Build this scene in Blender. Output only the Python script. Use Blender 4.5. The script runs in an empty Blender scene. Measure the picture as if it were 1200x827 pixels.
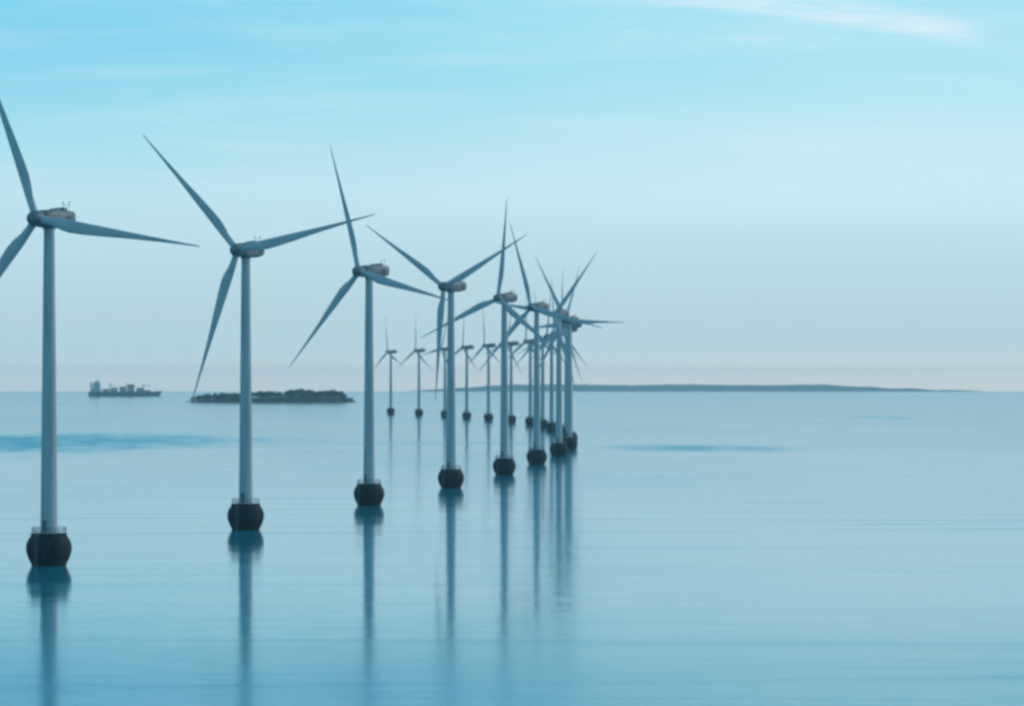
import bpy, bmesh, math, random
from mathutils import Vector, Matrix, noise
random.seed(7)
SC = bpy.context.scene
COL = SC.collection
PI = math.pi
R = math.radians
H_EYE = 34.3            # camera height above the sea, metres
FPX = 4400.0            # focal length in photo pixels (photo is 1200 wide)
EARTH = 7.4e6           # effective earth radius (with refraction)

def drop(x, y):
    return -(x * x + y * y) / (2 * EARTH)

def lin(c):
    return tuple(((v / 255) / 12.92 if v / 255 < 0.04045 else ((v / 255 + 0.055) / 1.055) ** 2.4) for v in c) + (1.0,)

# ------------------------------------------------------------------ helpers
def link(name, me, parent=None, mat=None):
    o = bpy.data.objects.new(name, me)
    COL.objects.link(o)
    if parent is not None:
        o.parent = parent
    if mat is not None:
        me.materials.append(mat)
    return o

def build(name, bm, mat, parent=None, smooth=None):
    bmesh.ops.recalc_face_normals(bm, faces=bm.faces)
    me = bpy.data.meshes.new(name)
    bm.to_mesh(me)
    bm.free()
    o = link(name, me, parent, mat)
    if smooth is not None:
        for p in me.polygons:
            p.use_smooth = True
        me.set_sharp_from_angle(angle=R(smooth))
    return o

def empty(name, loc=(0, 0, 0), rz=0.0):
    o = bpy.data.objects.new(name, None)
    COL.objects.link(o)
    o.location = loc
    o.rotation_euler = (0, 0, rz)
    o.empty_display_size = 2
    return o

def tag(o, label=None, cat=None, group=None, kind=None):
    if label: o["label"] = label
    if cat: o["category"] = cat
    if group: o["group"] = group
    if kind: o["kind"] = kind
    return o

def lathe(bm, prof, seg=40, mtx=None):
    """prof: list of (radius, z); closed with caps where radius is 0."""
    rings = []
    for r, z in prof:
        if r < 1e-6:
            rings.append([bm.verts.new((0, 0, z))])
        else:
            rings.append([bm.verts.new((r * math.cos(2 * PI * i / seg), r * math.sin(2 * PI * i / seg), z)) for i in range(seg)])
    new = [v for rg in rings for v in rg]
    for a, b in zip(rings, rings[1:]):
        for i in range(seg):
            j = (i + 1) % seg
            if len(a) == 1 and len(b) == 1:
                continue
            if len(a) == 1:
                bm.faces.new((a[0], b[i], b[j]))
            elif len(b) == 1:
                bm.faces.new((a[i], a[j], b[0]))
            else:
                bm.faces.new((a[i], a[j], b[j], b[i]))
    if mtx is not None:
        bmesh.ops.transform(bm, matrix=mtx, verts=new)
    return new

def box(bm, lo, hi, bevel=0.0, seg=2):
    lo = Vector(lo); hi = Vector(hi)
    t = bmesh.ops.create_cube(bm, size=1.0)
    vs = t["verts"]
    bmesh.ops.scale(bm, vec=hi - lo, verts=vs)
    bmesh.ops.translate(bm, vec=(lo + hi) / 2, verts=vs)
    if bevel > 0:
        es = {e for v in vs for e in v.link_edges}
        bmesh.ops.bevel(bm, geom=list(es), offset=bevel, segments=seg, profile=0.5, affect="EDGES")
    return vs

def tube(bm, p, q, r, seg=8, r2=None):
    p = Vector(p); q = Vector(q); d = q - p
    n = d.length
    m = Matrix.Translation(p) @ d.to_track_quat("Z", "Y").to_matrix().to_4x4()
    r2 = r if r2 is None else r2
    lathe(bm, [(0, 0), (r, 0), (r2, n), (0, n)], seg, m)

# ------------------------------------------------------------------ materials
def principled(name, col, rough=0.5, spec=0.5):
    m = bpy.data.materials.new(name)
    m.use_nodes = True
    b = m.node_tree.nodes["Principled BSDF"]
    b.inputs["Base Color"].default_value = tuple(col) + (1,)
    b.inputs["Roughness"].default_value = rough
    b.inputs["Specular IOR Level"].default_value = spec
    return m, m.node_tree, b

def mottled(name, c1, c2, rough, scale, detail=4, stretch=(1, 1, 1), lo=0.35, hi=0.65, spec=0.5, bump=0.0):
    m, nt, b = principled(name, c1, rough, spec)
    N, L = nt.nodes, nt.links
    tc = N.new("ShaderNodeTexCoord")
    mp = N.new("ShaderNodeMapping"); mp.inputs["Scale"].default_value = stretch
    L.new(tc.outputs["Object"], mp.inputs["Vector"])
    nz = N.new("ShaderNodeTexNoise"); nz.inputs["Scale"].default_value = scale; nz.inputs["Detail"].default_value = detail
    L.new(mp.outputs["Vector"], nz.inputs["Vector"])
    cr = N.new("ShaderNodeValToRGB")
    cr.color_ramp.elements[0].position = lo; cr.color_ramp.elements[0].color = tuple(c1) + (1,)
    cr.color_ramp.elements[1].position = hi; cr.color_ramp.elements[1].color = tuple(c2) + (1,)
    L.new(nz.outputs["Fac"], cr.inputs["Fac"])
    L.new(cr.outputs["Color"], b.inputs["Base Color"])
    if bump > 0:
        bp = N.new("ShaderNodeBump"); bp.inputs["Strength"].default_value = bump
        L.new(nz.outputs["Fac"], bp.inputs["Height"]); L.new(bp.outputs["Normal"], b.inputs["Normal"])
    return m

M_TOWER = mottled("tower_paint", (0.30, 0.33, 0.345), (0.43, 0.46, 0.47), 0.45, 1.1, 6, (1, 1, 0.05), 0.3, 0.6)
M_BLADE = mottled("blade_gelcoat", (0.40, 0.42, 0.43), (0.47, 0.485, 0.49), 0.4, 0.25, 4)
M_NAC = mottled("nacelle_paint", (0.13, 0.155, 0.165), (0.17, 0.195, 0.205), 0.5, 0.8, 5)
M_CONC = mottled("wet_dark_concrete", (0.006, 0.007, 0.009), (0.022, 0.024, 0.026), 0.85, 1.3, 6, (1, 1, 0.25), bump=0.3)
def tide_marks(m):
    """weed and wet concrete up to the splash line, pale salt runs above it"""
    nt = m.node_tree; N, L = nt.nodes, nt.links
    b = N["Principled BSDF"]
    old = b.inputs["Base Color"].links[0].from_socket
    tc = N.new("ShaderNodeTexCoord"); sp = N.new("ShaderNodeSeparateXYZ"); L.new(tc.outputs["Object"], sp.inputs[0])
    nz = N.new("ShaderNodeTexNoise"); nz.inputs["Scale"].default_value = 1.7; nz.inputs["Detail"].default_value = 5
    L.new(tc.outputs["Object"], nz.inputs["Vector"])
    a = N.new("ShaderNodeMath"); a.operation = "MULTIPLY_ADD"; L.new(nz.outputs["Fac"], a.inputs[0]); a.inputs[1].default_value = 1.6; L.new(sp.outputs[2], a.inputs[2])
    mr = N.new("ShaderNodeMapRange"); mr.inputs["From Min"].default_value = 2.6; mr.inputs["From Max"].default_value = 1.7
    L.new(a.outputs[0], mr.inputs["Value"])
    mx = N.new("ShaderNodeMix"); mx.data_type = "RGBA"; L.new(mr.outputs[0], mx.inputs[0]); L.new(old, mx.inputs[6]); mx.inputs[7].default_value = (0.010, 0.018, 0.010, 1)
    mp = N.new("ShaderNodeMapping"); mp.inputs["Scale"].default_value = (2.2, 2.2, 0.12); L.new(tc.outputs["Object"], mp.inputs[0])
    n2 = N.new("ShaderNodeTexNoise"); n2.inputs["Scale"].default_value = 1.4; n2.inputs["Detail"].default_value = 3; L.new(mp.outputs[0], n2.inputs["Vector"])
    m2 = N.new("ShaderNodeMapRange"); m2.inputs["From Min"].default_value = 0.58; m2.inputs["From Max"].default_value = 0.75; m2.inputs["To Max"].default_value = 0.6
    L.new(n2.outputs["Fac"], m2.inputs["Value"])
    m3 = N.new("ShaderNodeMix"); m3.data_type = "RGBA"; L.new(m2.outputs[0], m3.inputs[0]); L.new(mx.outputs[2], m3.inputs[6]); m3.inputs[7].default_value = (0.045, 0.036, 0.03, 1)
    L.new(m3.outputs[2], b.inputs["Base Color"])
tide_marks(M_CONC)
M_STEEL = mottled("galvanised_steel", (0.12, 0.13, 0.135), (0.17, 0.18, 0.185), 0.5, 2.0)
M_DOOR = mottled("door_paint", (0.10, 0.13, 0.15), (0.13, 0.16, 0.18), 0.5, 2.0)
M_HULL = mottled("ship_hull_paint", (0.035, 0.055, 0.085), (0.055, 0.07, 0.09), 0.5, 0.06, 5)
M_BOOT = mottled("ship_boot_topping", (0.12, 0.03, 0.025), (0.16, 0.05, 0.04), 0.6, 0.1)
M_SUPER = mottled("ship_white_paint", (0.42, 0.42, 0.42), (0.5, 0.5, 0.49), 0.5, 0.2)
M_GLASS = principled("ship_dark_glass", (0.02, 0.025, 0.03), 0.1)[0]
M_CRANE = mottled("ship_crane_paint", (0.40, 0.26, 0.14), (0.46, 0.31, 0.18), 0.5, 0.3)
M_FUNNEL = mottled("ship_funnel_paint", (0.06, 0.09, 0.14), (0.08, 0.11, 0.16), 0.5, 0.3)
M_CARGO = [mottled("cargo_red_paint", (0.42, 0.10, 0.08), (0.50, 0.15, 0.12), 0.6, 0.2),
           mottled("cargo_grey_paint", (0.46, 0.30, 0.28), (0.52, 0.36, 0.33), 0.6, 0.2),
           mottled("cargo_blue_paint", (0.08, 0.13, 0.22), (0.11, 0.17, 0.26), 0.6, 0.2)]
M_ISLAND = mottled("island_turf_and_rock", (0.014, 0.022, 0.012), (0.032, 0.036, 0.026), 0.9, 0.03, 6)
M_WOOD = mottled("dark_foliage", (0.008, 0.022, 0.010), (0.024, 0.040, 0.016), 0.9, 0.08, 3)
M_COAST = mottled("coast_woods_and_fields", (0.030, 0.050, 0.050), (0.075, 0.095, 0.085), 0.9, 0.003, 6)

# ------------------------------------------------------------------ world (sky)
SUN_EL, SUN_AZ = R(20), R(68)      # azimuth measured from +Y (view direction) towards +X
w = bpy.data.worlds.new("World")
SC.world = w
w.use_nodes = True
nt = w.node_tree
N, L = nt.nodes, nt.links
for n in list(N): N.remove(n)
out = N.new("ShaderNodeOutputWorld")
bg = N.new("ShaderNodeBackground")
L.new(bg.outputs[0], out.inputs["Surface"])

def math_n(op, a, b=None, c=None, clamp=False):
    n = N.new("ShaderNodeMath"); n.operation = op; n.use_clamp = clamp
    for i, v in enumerate((a, b, c)):
        if v is None: continue
        if isinstance(v, (int, float)): n.inputs[i].default_value = v
        else: L.new(v, n.inputs[i])
    return n.outputs[0]

def smooth_n(v, a, b, o0=0.0, o1=1.0):
    n = N.new("ShaderNodeMapRange"); n.interpolation_type = "SMOOTHSTEP"
    L.new(v, n.inputs["Value"])
    n.inputs["From Min"].default_value = a; n.inputs["From Max"].default_value = b
    n.inputs["To Min"].default_value = o0; n.inputs["To Max"].default_value = o1
    return n.outputs[0]

def mix_n(fac, a, b, typ="MIX"):
    n = N.new("ShaderNodeMix"); n.data_type = "RGBA"; n.blend_type = typ
    if isinstance(fac, (int, float)): n.inputs[0].default_value = fac
    else: L.new(fac, n.inputs[0])
    for s, v in ((6, a), (7, b)):
        if isinstance(v, tuple): n.inputs[s].default_value = v
        else: L.new(v, n.inputs[s])
    return n.outputs[2]

tc = N.new("ShaderNodeTexCoord")
sep = N.new("ShaderNodeSeparateXYZ"); L.new(tc.outputs["Generated"], sep.inputs[0])
az = math_n("ARCTAN2", sep.outputs[0], sep.outputs[1])
el = math_n("ARCSINE", sep.outputs[2])

sky = N.new("ShaderNodeTexSky")
sky.sky_type = "NISHITA"
sky.sun_disc = False
sky.sun_elevation = SUN_EL
sky.sun_rotation = SUN_AZ
sky.altitude = 30
sky.air_density = 1.0
sky.dust_density = 1.5
sky.ozone_density = 2.0
skyc = mix_n(1.0, sky.outputs[0], (0.14, 0.22, 0.235, 1), "MULTIPLY")   # strength ~0.1, cool white balance

# thin high veil of cloud over the horizon: elevation profile, clearer to the left
E_MAX = 1.0
def ramp(stops):
    pos = math_n("MULTIPLY", el, 1 / E_MAX, clamp=True)
    n = N.new("ShaderNodeValToRGB"); n.color_ramp.interpolation = "EASE" if False else "LINEAR"
    e = n.color_ramp.elements
    while len(e) > 1: e.remove(e[-1])
    for i, (a, c) in enumerate(stops):
        k = e[0] if i == 0 else e.new(a / E_MAX)
        k.position = a / E_MAX; k.color = lin(c) if max(c) > 3 else tuple(c) + (1.0,)      # small numbers are already linear
    L.new(pos, n.inputs[0])
    return n.outputs[0]
L_ST = [(0.0, (.90, .91, .89)), (.003, (.86, .89, .89)), (.004, (.73, .84, .855)), (.005, (.65, .80, .835)), (.006, (.60, .785, .84)), (.010, (.53, .72, .787)), (.018, (189, 218, 228)), (.033, (190, 224, 235)),
        (.049, (193, 231, 242)), (.063, (173, 225, 241)), (.078, (147, 217, 240)), (.102, (129, 212, 238)), (.12, (72, 196, 235)), (.15, (15, 182, 232)), (.25, (60, 188, 226)), (.50, (125, 195, 222)), (1.0, (120, 185, 215))]
R_ST = [(0.0, (1.08, .95, .86)), (.003, (1.02, .92, .85)), (.004, (.86, .85, .82)), (.005, (.75, .80, .80)), (.006, (.67, .77, .80)), (.010, (.54, .72, .787)), (.018, (190, 218, 228)), (.033, (191, 224, 234)),
        (.049, (205, 237, 246)), (.063, (200, 236, 246)), (.078, (183, 232, 246)), (.102, (174, 230, 247)), (.12, (138, 223, 247)), (.15, (84, 208, 243)), (.25, (80, 194, 230)), (.50, (130, 198, 224)), (1.0, (120, 185, 215))]
side = smooth_n(az, -0.14, 0.12)
mpn = N.new("ShaderNodeMapping"); mpn.inputs["Scale"].default_value = (6, 6, 55)
L.new(tc.outputs["Generated"], mpn.inputs[0])
nz = N.new("ShaderNodeTexNoise"); nz.inputs["Scale"].default_value = 1.6; nz.inputs["Detail"].default_value = 5
nz.inputs["Roughness"].default_value = 0.55
L.new(mpn.outputs[0], nz.inputs[0])
side2 = math_n("ADD", side, math_n("MULTIPLY", math_n("SUBTRACT", nz.outputs[0], 0.5), 0.55), clamp=True)
veil = mix_n(side2, ramp(L_ST), ramp(R_ST))
# faint streaky cirrus
mp2 = N.new("ShaderNodeMapping"); mp2.inputs["Scale"].default_value = (14, 14, 170); mp2.inputs["Rotation"].default_value = (0, R(4), 0)
L.new(tc.outputs["Generated"], mp2.inputs[0])
nz2 = N.new("ShaderNodeTexNoise"); nz2.inputs["Scale"].default_value = 1.0; nz2.inputs["Detail"].default_value = 6
L.new(mp2.outputs[0], nz2.inputs[0])
c1 = smooth_n(nz2.outputs[0], 0.45, 0.75, 0, 0.26)
c1 = math_n("MULTIPLY", c1, smooth_n(el, 0.02, 0.06))
veil = mix_n(c1, veil, lin((212, 238, 247)))
mp3 = N.new("ShaderNodeMapping"); mp3.inputs["Scale"].default_value = (55, 55, 520); mp3.inputs["Rotation"].default_value = (0, R(5), 0)
L.new(tc.outputs["Generated"], mp3.inputs[0])
nz3 = N.new("ShaderNodeTexNoise"); nz3.inputs["Scale"].default_value = 1.0; nz3.inputs["Detail"].default_value = 7
nz3.inputs["Roughness"].default_value = 0.62; nz3.inputs["Distortion"].default_value = 0.6
L.new(mp3.outputs[0], nz3.inputs[0])
c2 = math_n("MULTIPLY", smooth_n(nz3.outputs[0], 0.45, 0.8, 0, 0.45), math_n("MULTIPLY", smooth_n(nz.outputs[0], 0.42, 0.66), smooth_n(az, -0.14, 0.06, 0.35, 1.0)))
c2 = math_n("MULTIPLY", c2, smooth_n(el, 0.025, 0.05))
veil = mix_n(c2, veil, lin((216, 239, 247)))
# old spreading contrail, upper right
da = math_n("SUBTRACT", az, 0.0205)
line = math_n("MULTIPLY_ADD", math_n("MULTIPLY", da, da), -0.93, 0.1012)
wob = math_n("MULTIPLY", math_n("SUBTRACT", nz2.outputs[0], 0.5), 0.0035)
dist = math_n("ABSOLUTE", math_n("SUBTRACT", math_n("ADD", el, wob), line))
wid = smooth_n(az, 0.0, 0.12, 0.0020, 0.0048)
core = math_n("SUBTRACT", 1.0, math_n("DIVIDE", dist, wid), clamp=True)
core = smooth_n(core, 0.0, 0.8)
brk = math_n("MULTIPLY", smooth_n(nz2.outputs[0], 0.25, 0.6, 0.5, 1.0), smooth_n(nz3.outputs[0], 0.3, 0.62, 0.35, 1.0))
core = math_n("MULTIPLY", core, math_n("MULTIPLY", brk, math_n("MULTIPLY", smooth_n(az, 0.012, 0.065), smooth_n(az, 0.112, 0.131, 0.85, 0.0))))
veil = mix_n(core, veil, lin((222, 243, 252)))
# the veil is bright on the sun's side of the sky and dims behind the viewer
fwd = math_n("DIVIDE", sep.outputs[1], math_n("SQRT", math_n("ADD", math_n("MULTIPLY", sep.outputs[0], sep.outputs[0]), math_n("ADD", math_n("MULTIPLY", sep.outputs[1], sep.outputs[1]), 1e-6))))
gain = smooth_n(fwd, -0.9, 0.85, 0.95, 1.0)
veil = mix_n(1.0, veil, gain, "MULTIPLY")
col = mix_n(smooth_n(el, 0.45, 1.1), veil, skyc)
L.new(col, bg.inputs["Color"])
bg.inputs["Strength"].default_value = 1.0

# ------------------------------------------------------------------ sun lamp
sd = bpy.data.lights.new("sun", "SUN")
sd.energy = 1.0
sd.angle = R(6)
sd.color = (1.0, 0.90, 0.80)
sun = bpy.data.objects.new("sun", sd)
COL.objects.link(sun)
sdir = Vector((math.sin(SUN_AZ) * math.cos(SUN_EL), math.cos(SUN_AZ) * math.cos(SUN_EL), math.sin(SUN_EL)))
sun.rotation_euler = sdir.to_track_quat("Z", "Y").to_euler()
sun.location = (300, 300, 400)

# ------------------------------------------------------------------ sea
def make_sea():
    bm = bmesh.new()
    seg = 192
    rad = [30 * (1.105 ** i) for i in range(80)]
    rad = [r for r in rad if r < 24400] + [24500.0]
    prev = None
    c = bm.verts.new((0, 0, 0))
    for r in rad:
        ring = [bm.verts.new((r * math.cos(2 * PI * i / seg), r * math.sin(2 * PI * i / seg), drop(r, 0))) for i in range(seg)]
        for i in range(seg):
            j = (i + 1) % seg
            if prev is None: bm.faces.new((c, ring[i], ring[j]))
            else: bm.faces.new((prev[i], ring[i], ring[j], prev[j]))
        prev = ring
    m, nt, b = principled("sea_water", (0.0005, 0.265, 0.345), 0.1, 0.5)
    b.inputs["IOR"].default_value = 1.333
    N, L = nt.nodes, nt.links
    def mth(op, a, b_=None, clamp=False):
        n = N.new("ShaderNodeMath"); n.operation = op; n.use_clamp = clamp
        for i, v in enumerate((a, b_)):
            if v is None: continue
            if isinstance(v, (int, float)): n.inputs[i].default_value = v
            else: L.new(v, n.inputs[i])
        return n.outputs[0]
    def sm(v, a, b_, o0=0.0, o1=1.0):
        n = N.new("ShaderNodeMapRange"); n.interpolation_type = "SMOOTHSTEP"
        L.new(v, n.inputs["Value"])
        n.inputs["From Min"].default_value = a; n.inputs["From Max"].default_value = b_
        n.inputs["To Min"].default_value = o0; n.inputs["To Max"].default_value = o1
        return n.outputs[0]
    geo = N.new("ShaderNodeNewGeometry")
    sp = N.new("ShaderNodeSeparateXYZ"); L.new(geo.outputs["Position"], sp.inputs[0])
    X, Y = sp.outputs[0], sp.outputs[1]
    def nzs(scale, detail=3, rough=0.5):
        mp = N.new("ShaderNodeMapping"); mp.inputs["Scale"].default_value = scale
        L.new(geo.outputs["Position"], mp.inputs[0])
        n = N.new("ShaderNodeTexNoise"); n.inputs["Scale"].default_value = 1; n.inputs["Detail"].default_value = detail
        n.inputs["Roughness"].default_value = rough
        L.new(mp.outputs[0], n.inputs[0])
        return n
    # ruffled patches where a breath of wind touches the calm water
    wob = nzs((0.008, 0.0022, 0), 4)
    wob2 = nzs((0.035, 0.009, 0), 5, 0.65)
    wv = mth("SUBTRACT", mth("ADD", wob.outputs[0], mth("MULTIPLY", wob2.outputs[0], 0.7)), 0.85)
    def patch(cx, cy, rx, ry, amt, soft=0.45, w=1.0):
        u = mth("DIVIDE", mth("SUBTRACT", X, cx), rx)
        v = mth("DIVIDE", mth("SUBTRACT", Y, cy), ry)
        v = mth("ADD", v, mth("MULTIPLY", wv, 1.4 * w))
        d = mth("SQRT", mth("ADD", mth("MULTIPLY", u, u), mth("MULTIPLY", v, v)))
        return sm(d, 1.0, soft, 0.0, amt)
    ps = [patch(-330, 2080, 270, 400, 1.0, 0.3), patch(95, 1900, 66, 160, 0.85, 0.25), patch(345, 3500, 42, 190, 0.5, 0.3),
          patch(-60, 2050, 160, 90, 0.25, 0.2)]
    tot = ps[0]
    for p in ps[1:]: tot = mth("MAXIMUM", tot, p)
    fleck = nzs((0.05, 0.012, 0), 5, 0.6)
    tot = mth("MULTIPLY", tot, sm(fleck.outputs[0], 0.3, 0.6, 0.3, 1.0))
    broad = nzs((0.0035, 0.0011, 0), 3)
    base = sm(broad.outputs[0], 0.35, 0.65, 0.08, 0.105)
    streak = nzs((0.006, 0.05, 0), 5, 0.6)
    base = mth("ADD", base, sm(streak.outputs[0], 0.5, 0.75, 0.0, 0.05))
    nearw = mth("MULTIPLY", mth("MULTIPLY", sm(Y, 600, 400), sm(broad.outputs[0], 0.3, 0.6, 0.065, 0.1)), sm(X, 50, -20, 0.55, 1.0))
    base = mth("ADD", base, nearw)
    L.new(mth("ADD", base, mth("MULTIPLY", tot, 0.19)), b.inputs["Roughness"])
    # small waves: tilt of the surface normal
    def slope(scale, amp, detail=2):
        n = nzs(scale, detail)
        s = N.new("ShaderNodeVectorMath"); s.operation = "SUBTRACT"; s.inputs[1].default_value = (0.5, 0.5, 0.5)
        L.new(n.outputs["Color"], s.inputs[0])
        m_ = N.new("ShaderNodeVectorMath"); m_.operation = "MULTIPLY"; m_.inputs[1].default_value = (amp, amp, 0)
        L.new(s.outputs[0], m_.inputs[0])
        return m_.outputs[0]
    a1 = slope((0.035, 0.07, 0), 0.011)
    a2 = slope((0.22, 0.5, 0), 0.022)
    a3 = slope((1.1, 2.2, 0), 0.02)
    def vadd(a, c_):
        n = N.new("ShaderNodeVectorMath"); n.operation = "ADD"; L.new(a, n.inputs[0]); L.new(c_, n.inputs[1]); return n.outputs[0]
    nn = vadd(vadd(vadd(geo.outputs["Normal"], a1), a2), a3)
    nr = N.new("ShaderNodeVectorMath"); nr.operation = "NORMALIZE"; L.new(nn, nr.inputs[0])
    L.new(nr.outputs[0], b.inputs["Normal"])
    o = build("sea", bm, m, smooth=180)
    tag(o, kind="structure")
make_sea()

# ------------------------------------------------------------------ wind turbine
HUB = 64.0
def blade_mesh():
    bm = bmesh.new()
    # r, chord, thickness, twist(deg), fraction of chord ahead of pitch axis
    st = [(1.0, 1.5, 1.5, 13, .5), (2.4, 1.45, 1.45, 13, .5), (4.2, 1.7, 1.1, 13, .44), (6.0, 2.2, .85, 12, .36), (8.0, 2.4, .7, 10.5, .32),
          (11, 2.2, .56, 8, .31), (15, 1.85, .42, 5.5, .31), (20, 1.3, .29, 3.2, .31), (25, .9, .19, 1.6, .31), (29, .6, .125, .6, .31),
          (33, .38, .08, 0, .32), (35.4, .26, .055, -.4, .33), (36.1, .17, .04, -.5, .36), (36.4, .08, .025, -.5, .45)]
    K = 20
    rings = []
    for r, c, t, tw, ahead in st:
        ring = []
        rnd = max(0.0, min(1.0, (t / c - 0.35) / 0.5))
        for k in range(K):
            a = 2 * PI * k / K
            xe, ye = math.cos(a) * c / 2, math.sin(a) * t / 2                       # ellipse
            u = 0.5 - 0.5 * math.cos(a)                                            # 0 leading, 1 trailing
            th = t * 1.5 * (math.sqrt(max(u, 0)) * (1 - u) + 0.02)
            xa = (0.5 - u) * c
            ya = th * (1 if math.sin(a) > 0 else -0.75) * (0 if abs(math.sin(a)) < 1e-6 else 1)
            xa += (ahead - 0.5) * c
            x = xe * rnd + xa * (1 - rnd); y = ye * rnd + ya * (1 - rnd)
            q = R(tw)
            xr = x * math.cos(q) - y * math.sin(q); yr = x * math.sin(q) + y * math.cos(q)
            cone = -0.012 * r - 0.0006 * r * r * 0.6
            ring.append(bm.verts.new((r, yr + cone, xr)))       # span +X, chord along Z, thickness along Y
        rings.append(ring)
    for a, b in zip(rings, rings[1:]):
        for k in range(K):
            j = (k + 1) % K
            bm.faces.new((a[k], a[j], b[j], b[k]))
    bm.faces.new(rings[0]); bm.faces.new(list(reversed(rings[-1])))
    return bm

def make_turbine():
    root = empty("wind_turbine")
    # --- gravity foundation: dark cone flaring to a rounded collar
    bm = bmesh.new()
    lathe(bm, [(0, -3.0), (3.0, -3.0), (3.05, -0.6), (3.25, 0.3), (3.75, 1.3), (4.1, 2.3), (4.25, 3.2), (4.15, 4.1), (3.8, 4.9), (3.42, 5.4), (3.35, 5.55), (3.35, 5.95), (3.2, 6.0), (0, 6.0)], 44)
    fnd = build("foundation", bm, M_CONC, root, 35)
    bm = bmesh.new()
    for i in range(20):
        a = 2 * PI * i / 20
        tube(bm, (3.15 * math.cos(a), 3.15 * math.sin(a), 5.95), (3.15 * math.cos(a), 3.15 * math.sin(a), 7.1), 0.045, 6)
    for z in (6.55, 7.1):
        for i in range(40):
            a, b = 2 * PI * i / 40, 2 * PI * (i + 1) / 40
            tube(bm, (3.15 * math.cos(a), 3.15 * math.sin(a), z), (3.15 * math.cos(b), 3.15 * math.sin(b), z), 0.04, 6)
    build("railing", bm, M_STEEL, fnd)
    bm = bmesh.new()
    for sx in (-0.3, 0.3):
        tube(bm, (sx, -4.35, -1.5), (sx, -4.35, 7.1), 0.06, 6)
    for i in range(21):
        tube(bm, (-0.3, -4.35, -0.6 + i * 0.35), (0.3, -4.35, -0.6 + i * 0.35), 0.035, 6)
    for z in (3.4, 5.7):
        for sx in (-0.3, 0.3):
            tube(bm, (sx, -4.35, z), (sx, -3.3, z), 0.05, 6)
    build("ladder", bm, M_STEEL, fnd)
    # --- tower
    bm = bmesh.new()
    z0, z1, r0, r1 = 6.0, HUB - 1.6, 1.58, 1.0
    rz = lambda z: r0 + (r1 - r0) * (z - z0) / (z1 - z0)
    prof = [(0, z0), (r0 + .14, z0), (r0 + .14, z0 + .25), (r0, z0 + .26)]
    for zf in (23.5, 43.5):
        prof += [(rz(zf - .13), zf - .13), (rz(zf) + .05, zf - .12), (rz(zf) + .05, zf + .12), (rz(zf + .13), zf + .13)]
    prof += [(rz(z1 - .3), z1 - .3), (r1 + .2, z1 - .25), (r1 + .2, z1), (0, z1)]
    lathe(bm, prof, 48)
    tw = build("tower", bm, M_TOWER, root, 30)
    bm = bmesh.new()
    box(bm, (-0.45, -r0 - .06, 6.3), (0.45, -r0 + .35, 8.5), 0.12, 3)
    dr = build("door", bm, M_DOOR, tw, 30)
    # --- nacelle: rotor axis towards -Y
    bm = bmesh.new()
    secs = [(-2.6, 1.25, -1.35, 1.35), (-1.9, 1.6, -1.55, 1.7), (0.5, 1.7, -1.62, 1.85), (4.0, 1.66, -1.5, 1.85), (6.4, 1.45, -1.05, 1.75), (7.0, 1.2, -0.7, 1.5)]
    rings = []
    for y, hw, zb, zt in secs:
        rg = []
        for k in range(24):
            a = 2 * PI * k / 24
            ca, sa = math.cos(a), math.sin(a)
            e = 0.42
            x = hw * math.copysign(abs(ca) ** e, ca); zz = math.copysign(abs(sa) ** e, sa)
            z = (zb + zt) / 2 + zz * (zt - zb) / 2
            rg.append(bm.verts.new((x, y, HUB + z)))
        rings.append(rg)
    for a, b in zip(rings, rings[1:]):
        for k in range(24):
            bm.faces.new((a[k], a[(k + 1) % 24], b[(k + 1) % 24], b[k]))
    bm.faces.new(rings[0]); bm.faces.new(rings[-1])
    nac = build("nacelle", bm, M_NAC, root, 40)
    bm = bmesh.new()
    for sx in (-0.7, 0.7):
        tube(bm, (sx, 5.6, HUB + 1.6), (sx, 5.6, HUB + 3.3), 0.05, 8)
        box(bm, (sx - .16, 5.44, HUB + 3.28), (sx + .16, 5.76, HUB + 3.44), 0.03)
    tube(bm, (-0.7, 5.6, HUB + 2.9), (0.7, 5.6, HUB + 2.9), 0.04, 8)
    build("wind_sensor", bm, M_STEEL, nac)
    bm = bmesh.new()
    box(bm, (-0.75, 1.2, HUB + 1.7), (0.75, 2.9, HUB + 2.1), 0.12)
    build("roof_hatch", bm, M_NAC, nac, 40)
    for sx in (-1, 1):
        bm = bmesh.new()
        for k in range(5):
            box(bm, (sx * 1.66 - .05, 3.3 + k * .34, HUB - .55), (sx * 1.66 + .05, 3.5 + k * .34, HUB + .75), .02)
        box(bm, (sx * 1.66 - .04, 3.3, HUB - .62), (sx * 1.66 + .04, 4.86, HUB - .52))
        build("vent_grille", bm, M_DOOR, nac)
    bm = bmesh.new()
    box(bm, (-0.9, 3.4, HUB + 1.78), (0.9, 4.7, HUB + 2.35), 0.08)
    build("cooler", bm, M_STEEL, nac)
    # --- rotor: hub with three blades, hub origin on the rotor axis
    bm = bmesh.new()
    prof = [(0, -1.5), (1.05, -1.5), (1.35, -1.2), (1.5, -0.3), (1.5, 0.5), (1.38, 1.1), (1.1, 1.65), (0.7, 2.05), (0.3, 2.25), (0, 2.3)]
    lathe(bm, prof, 36, Matrix.Rotation(R(90), 4, "X"))
    hub = build("hub", bm, M_NAC, root, 40)
    hub.location = (0, -4.15, HUB)
    bmb = blade_mesh()
    bl = build("blade", bmb, M_BLADE, hub, 50)
    for k in (1, 2):
        c = bl.copy(); COL.objects.link(c); c.parent = hub
        c.rotation_euler = (0, -2 * PI * k / 3, 0)
    return root

def children(o):
    return [c for c in bpy.data.objects if c.parent == o]

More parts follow.
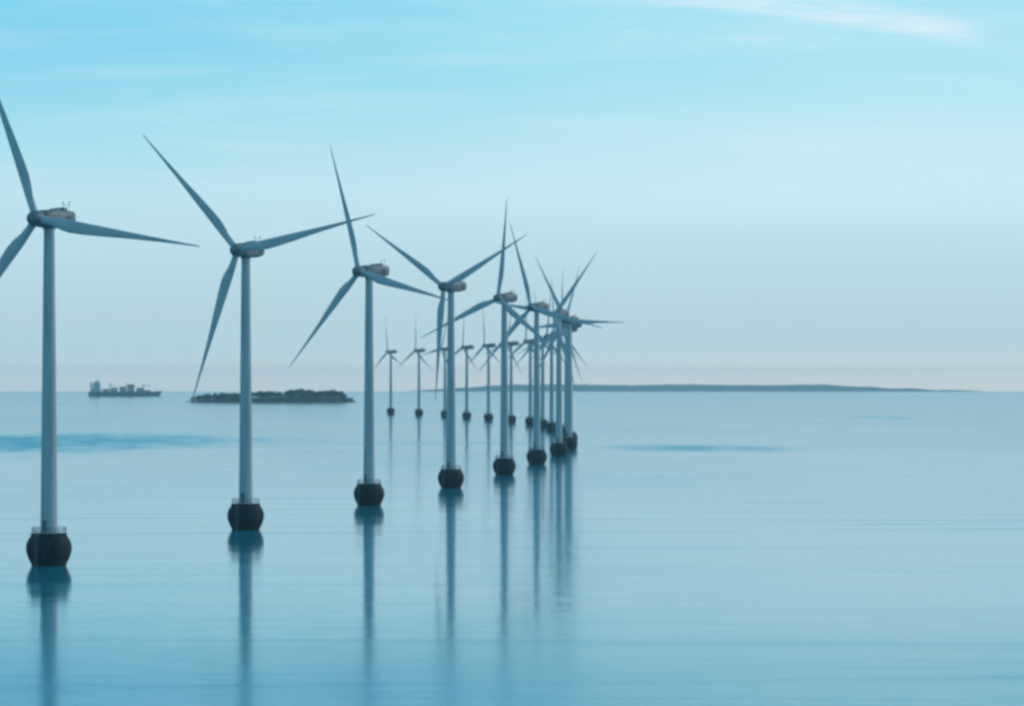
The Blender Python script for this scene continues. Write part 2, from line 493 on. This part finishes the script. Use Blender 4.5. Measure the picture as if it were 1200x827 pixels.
def copy_tree(o, parent=None):
    c = o.copy()
    COL.objects.link(c)
    if parent is not None:
        c.parent = parent
    for ch in children(o):
        copy_tree(ch, c)
    return c

GROUP = "offshore wind turbines standing in one long curved row"
# tower x in the photo (1200 px wide), rotor angle (deg, counter-clockwise from the right), label
TURB = [
 (57.5, -9, -27, "largest and nearest wind turbine, two of its blades cut off by the left edge"),
 (288, 12, -24, "second nearest wind turbine, a blade hanging down over the left half of the dark island"),
 (432.5, -14, -40, "third nearest wind turbine, at the right end of the dark island, one blade upright"),
 (528.5, 26, -34, "fourth nearest wind turbine, two blades raised in a wide Y, the third along its tower"),
 (591, -37, -33, "fifth nearest wind turbine, its upright blade crossing the right arm of the Y-shaped one"),
 (629, -14, -34, "sixth nearest wind turbine, upright blade leaning left, its dark base alone before the touching bases"),
 (655, 50, -33, "seventh nearest wind turbine, left one of two touching dark bases at the row's end"),
 (667, -2, -35, "eighth nearest wind turbine, right one of two touching dark bases at the row's end"),
 (668, 62, -57, "ninth nearest wind turbine, directly behind the rightmost dark base of the row"),
 (664, 84, -58, "tenth nearest wind turbine, mostly hidden behind the towers crowded at the row's right end"),
 (655.5, -28, -59, "eleventh nearest wind turbine, hidden in line behind the left of the two touching bases"),
 (646.5, 80, -54, "twelfth nearest wind turbine, just left of the crowded bend with a small base"),
 (636, 95, -55, "thirteenth nearest wind turbine, small and close to the right of the sixth tower"),
 (621.5, 88, -56, "fourteenth nearest wind turbine, small and close to the left of the sixth tower"),
 (599, 74, -57, "pale far wind turbine close to the right side of the fifth tower"),
 (572.5, 92, -58, "pale far wind turbine in the gap just left of the fifth tower"),
 (547, 84, -59, "pale far wind turbine in the gap right of the Y-shaped turbine's tower"),
 (521.5, 70, -54, "pale far wind turbine touching the left side of the Y-shaped turbine's tower"),
 (491, 88, -55, "second farthest wind turbine, tiny and pale, nearer the Y-shaped one than the island"),
 (458, 95, -56, "farthest wind turbine, tiny and pale, first one right of the third tower"),
]
proto = make_turbine()
bpy.context.view_layer.update()
roots = [proto] + [copy_tree(proto) for _ in TURB[1:]]
for i, ((px, ang, yaw, label), o) in enumerate(zip(TURB, roots)):
    d = 695 + 167 * i
    x = (px - 600) / FPX * d
    o.location = (x, d, drop(x, d))
    o.rotation_euler = (0, 0, R(yaw))
    for c in children(o):
        if c.name.startswith("hub"):
            c.rotation_euler = (0, -R(ang), 0)
    tag(o, label, "wind turbine", GROUP)

# ------------------------------------------------------------------ island with woods, far left
ID = 6250.0
IX0, IX1 = (212 - 600) / FPX * ID, (420 - 600) / FPX * ID
def island_h(u, v):
    """u along -1..1, v across -1..1 -> ground height"""
    e = 1 - (abs(u) ** 2.4 + abs(v) ** 2.2)
    if e <= 0: return -1.5 + max(-2.5, e * 3)
    n = noise.noise(Vector((u * 3.1, v * 2.3, 1.7)))
    tilt = 0.72 + 0.28 * max(-1, min(1, (u + 0.15) * 2.2))
    return -1.5 + (min(1.0, e * 2.2) ** 0.8) * (12.0 + 2.5 * n) * tilt
def make_island():
    cx, hw, hd = (IX0 + IX1) / 2, (IX1 - IX0) / 2, 70.0
    bm = bmesh.new()
    nu, nv = 90, 36
    g = []
    for i in range(nu + 1):
        row = []
        for j in range(nv + 1):
            u = -1.05 + 2.1 * i / nu; v = -1.05 + 2.1 * j / nv
            z = island_h(u, v) + 0.5 * noise.noise(Vector((u * 25, v * 16, 4)))
            row.append(bm.verts.new((u * hw, v * hd, z)))
        g.append(row)
    for i in range(nu):
        for j in range(nv):
            bm.faces.new((g[i][j], g[i + 1][j], g[i + 1][j + 1], g[i][j + 1]))
    o = build("island", bm, M_ISLAND, None, 180)
    o.location = (cx, ID, drop(cx, ID))
    tag(o, kind="structure")
    # woods on it: trunks and many leaf clumps
    rnd = random.Random(3)
    bm = bmesh.new()
    n = 0
    while n < 330:
        u, v = rnd.uniform(-.97, .95), rnd.uniform(-.85, .85)
        h = island_h(u, v)
        if h < 1.2: continue
        dens = noise.noise(Vector((u * 4.5, v * 2, 9)))
        if dens < -0.45 and rnd.random() < .8: continue
        edge = min(1.0, (1 - abs(u)) * 3.2 + 0.25)
        th = rnd.uniform(7, 12.5) * edge * (0.85 + 0.35 * dens)
        if -0.36 < u < -0.2: th *= 0.75
        cr = th * rnd.uniform(.28, .42)
        bx, by = u * hw, v * hd
        tube(bm, (bx, by, h - .5), (bx, by, h + th * .5), 0.35, 5, 0.15)
        for k in range(85):
            p = Vector((rnd.gauss(0, 1), rnd.gauss(0, 1), rnd.gauss(0, 1))).normalized() * rnd.random() ** .4
            lump = 1 + 0.35 * noise.noise(p * 2.2 + Vector((bx, by, 0)))
            c = Vector((bx + p.x * cr * lump, by + p.y * cr * lump, h + th * .58 + p.z * th * .42 * lump))
            s = rnd.uniform(.5, 1.15)
            a = Vector((rnd.gauss(0, 1), rnd.gauss(0, 1), rnd.gauss(0, 1))).normalized()
            b = a.orthogonal().normalized(); cc = a.cross(b)
            bm.faces.new([bm.verts.new(c + b * s * x + cc * s * y) for x, y in ((-1, -.6), (.3, -1), (1, .5), (-.4, 1))])
        n += 1
    me = bpy.data.meshes.new("woodland"); bm.to_mesh(me); bm.free()
    t = link("woodland", me, None, M_WOOD)
    t.location = o.location
    tag(t, "dark wood covering the low island behind the second turbine", "trees", kind="stuff")
make_island()

# ------------------------------------------------------------------ far coast on the right
def make_coast():
    bm = bmesh.new()
    D = 19500.0
    x0, x1 = (470 - 600) / FPX * D, (1165 - 600) / FPX * D
    nu, nv = 900, 12
    g = []
    for i in range(nu + 1):
        s = i / nu
        x = x0 + (x1 - x0) * s
        env = min(1, s * 5) ** .8 * (1 - .12 * s - (.62 + .5 * noise.noise(Vector((s * 26, 0, 6)))) * min(1, max(0, (s - .76) / .17)) - .3 * max(0, (s - .9) / .1))
        row = []
        for j in range(nv + 1):
            v = j / nv
            y = D + 1800 * v
            prof = math.sin(min(1, v * 1.25) * PI * .5) ** .7
            hgt = 39 + 4 * noise.noise(Vector((s * 9, v * 1.3, 2))) + 4 * noise.noise(Vector((s * 30, v * 3, 5))) + 2.5 * noise.noise(Vector((s * 95, v * 6, 8))) + 3.5 * abs(noise.noise(Vector((s * 330, v * 9, 3))))
            z = drop(x, y) - 1.0 + (hgt * env * prof)
            row.append(bm.verts.new((x, y, z)))
        g.append(row)
    for i in range(nu):
        for j in range(nv):
            bm.faces.new((g[i][j], g[i + 1][j], g[i + 1][j + 1], g[i][j + 1]))
    o = build("coast_hills", bm, M_COAST, None, 180)
    tag(o, kind="structure")
make_coast()

# ------------------------------------------------------------------ cargo ship on the horizon, left
def make_ship():
    d = 9300.0
    x0, x1 = (104 - 600) / FPX * d, (187 - 600) / FPX * d
    Ls = x1 - x0
    cx = (x0 + x1) / 2
    root = empty("cargo_ship", (cx, d, drop(cx, d)))
    hl = Ls / 2
    bm = bmesh.new()
    rings = []
    for i in range(25):
        t = -1 + 2 * i / 24
        bow = max(0, (t - .72) / .28); ast = max(0, (-t - .86) / .14)
        hb = 13.5 * (1 - bow ** 1.8) * (1 - .35 * ast)
        zt = 10.5 + 3.2 * bow ** 1.2 + 1.0 * max(0, -t - .62) / .38
        flare = 1 + .25 * bow
        xo = t * hl
        rg = []
        for yy, zz in ((-hb * .8, -3), (-hb * .95, 0.0), (-hb, 3), (-hb * flare, zt), (hb * flare, zt), (hb, 3), (hb * .95, 0), (hb * .8, -3)):
            rg.append(bm.verts.new((xo + (zz * .5 * bow if zz > 0 else 0), yy, zz)))
        rings.append(rg)
    for a, b in zip(rings, rings[1:]):
        for k in range(8):
            bm.faces.new((a[k], a[(k + 1) % 8], b[(k + 1) % 8], b[k]))
    bm.faces.new(rings[0]); bm.faces.new(rings[-1])
    bmesh.ops.remove_doubles(bm, verts=bm.verts, dist=.02)
    hull = build("hull", bm, M_HULL, root, 30)
    for sy in (-1, 1):
        bm = bmesh.new()
        box(bm, (-hl * .8, sy * 13.62 - .04, -.5), (hl * .70, sy * 13.62 + .04, 1.6))
        build("boot_topping", bm, M_BOOT, hull)
    # superstructure at the stern (left)
    sx = -hl * .80
    bm = bmesh.new()
    box(bm, (sx - 9, -12, 11.0), (sx + 12, 12, 16.5), .3)
    box(bm, (sx - 7, -11, 16.45), (sx + 11, 11, 22.5), .3)
    box(bm, (sx - 6, -11, 22.45), (sx + 10.5, 11, 28.5), .3)
    box(bm, (sx - 4, -13, 28.45), (sx + 10, 13, 34.5), .3)
    box(bm, (sx - 1, -9, 34.45), (sx + 8, 9, 37), .3)
    sup = build("superstructure", bm, M_SUPER, root)
    for z in (13.3, 18.6, 24.6, 30.9):
        for sy in (-1, 1):
            bm = bmesh.new()
            yb = {13.3: 12.0, 18.6: 11.0, 24.6: 11.0, 30.9: 13.0}[z]
            for k in range(6):
                xx = sx - 2 + k * 1.9
                box(bm, (xx, sy * yb - .05, z), (xx + 1.1, sy * yb + .05, z + 1.2))
            box(bm, (sx - 2, sy * yb - .04, z - .1), (sx + 8.6, sy * yb + .04, z + .02))
            build("window_row", bm, M_GLASS, sup)
    bm = bmesh.new()
    box(bm, (sx - 13, -4, 11.2), (sx - 9.5, 4, 35), .8)
    fn = build("funnel", bm, M_FUNNEL, root)
    bm = bmesh.new()
    tube(bm, (sx + 3, 0, 37), (sx + 3, 0, 47), .45, 8, .25)
    tube(bm, (sx + 3, -4, 43), (sx + 3, 4, 43), .2, 6)
    build("mast", bm, M_SUPER, root)
    bm = bmesh.new()
    tube(bm, (hl * .9, 0, 13), (hl * .9, 0, 25), .5, 8, .25)
    build("mast", bm, M_SUPER, root)
    # hatches, cargo, cranes
    rnd = random.Random(5)
    for k, t in enumerate((-.52, -.28, -.04, .20, .44, .66)):
        bm = bmesh.new()
        box(bm, (t * hl - 8, -10.5, 10.4), (t * hl + 8, 10.5, 12.6), .2)
        h = build("hatch_cover", bm, M_CARGO[1], root)
        nst = (2, 3, 4, 6, 3, 1)[k]
        for r in range(nst):
            bm = bmesh.new()
            m = M_CARGO[(k + r * 2) % 3] if k not in (2, 3) else M_CARGO[0 if r != 1 else 1]
            box(bm, (t * hl - 7.2, -9.8, 12.65 + r * 2.75), (t * hl + 7.2, 9.8, 12.65 + r * 2.75 + 2.65), .08)
            build("container_row", bm, m, h)
    for t in (-.40, .08, .55):
        bm = bmesh.new()
        tube(bm, (t * hl, 0, 10.5), (t * hl, 0, 27), 1.5, 12, 1.2)
        box(bm, (t * hl - 1.9, -1.9, 27), (t * hl + 1.9, 1.9, 30.5), .3)
        c = build("deck_crane", bm, M_CRANE, root)
        bm = bmesh.new()
        tube(bm, (t * hl + 1.5, 0, 28), (t * hl + 21, 0, 24.2), .7, 8, .4)
        build("jib", bm, M_CRANE, c)
    tag(root, "distant cargo ship low on the horizon left of the dark island", "ship")
make_ship()

# ------------------------------------------------------------------ haze
def make_haze():
    bm = bmesh.new()
    box(bm, (-25200, -25200, -43), (25200, 25200, 112))
    m = bpy.data.materials.new("haze_air")
    m.use_nodes = True
    nt = m.node_tree
    for n in list(nt.nodes): nt.nodes.remove(n)
    o_ = nt.nodes.new("ShaderNodeOutputMaterial")
    v = nt.nodes.new("ShaderNodeVolumePrincipled")
    v.inputs["Color"].default_value = (0.93, 1.0, 0.985, 1)
    v.inputs["Density"].default_value = 3.9e-5
    v.inputs["Anisotropy"].default_value = 0.55
    nt.links.new(v.outputs[0], o_.inputs["Volume"])
    o = build("haze", bm, m)
    tag(o, kind="stuff")
    return o
make_haze()

# ------------------------------------------------------------------ camera and render settings
cd = bpy.data.cameras.new("camera")
cam = bpy.data.objects.new("camera", cd)
COL.objects.link(cam)
cd.sensor_width = 36.0
cd.lens = 36.0 * FPX / 1200.0
cd.clip_start = 0.5
cd.clip_end = 80000
cam.location = (0, 0, H_EYE)
cam.rotation_euler = (R(90) + math.atan(31.5 / FPX), 0, 0)
SC.camera = cam
cd.dof.use_dof = True
cd.dof.focus_distance = 62.0
cd.dof.aperture_fstop = 2.8
cd.dof.aperture_blades = 9
SC.render.resolution_x, SC.render.resolution_y = 1024, 705
SC.render.engine = "CYCLES"
SC.cycles.max_bounces = 6
SC.cycles.volume_bounces = 2
SC.cycles.filter_width = 1.8
SC.view_settings.view_transform = "Standard"
SC.view_settings.look = "None"
SC.view_settings.exposure = 0.0
SC.view_settings.gamma = 1.0
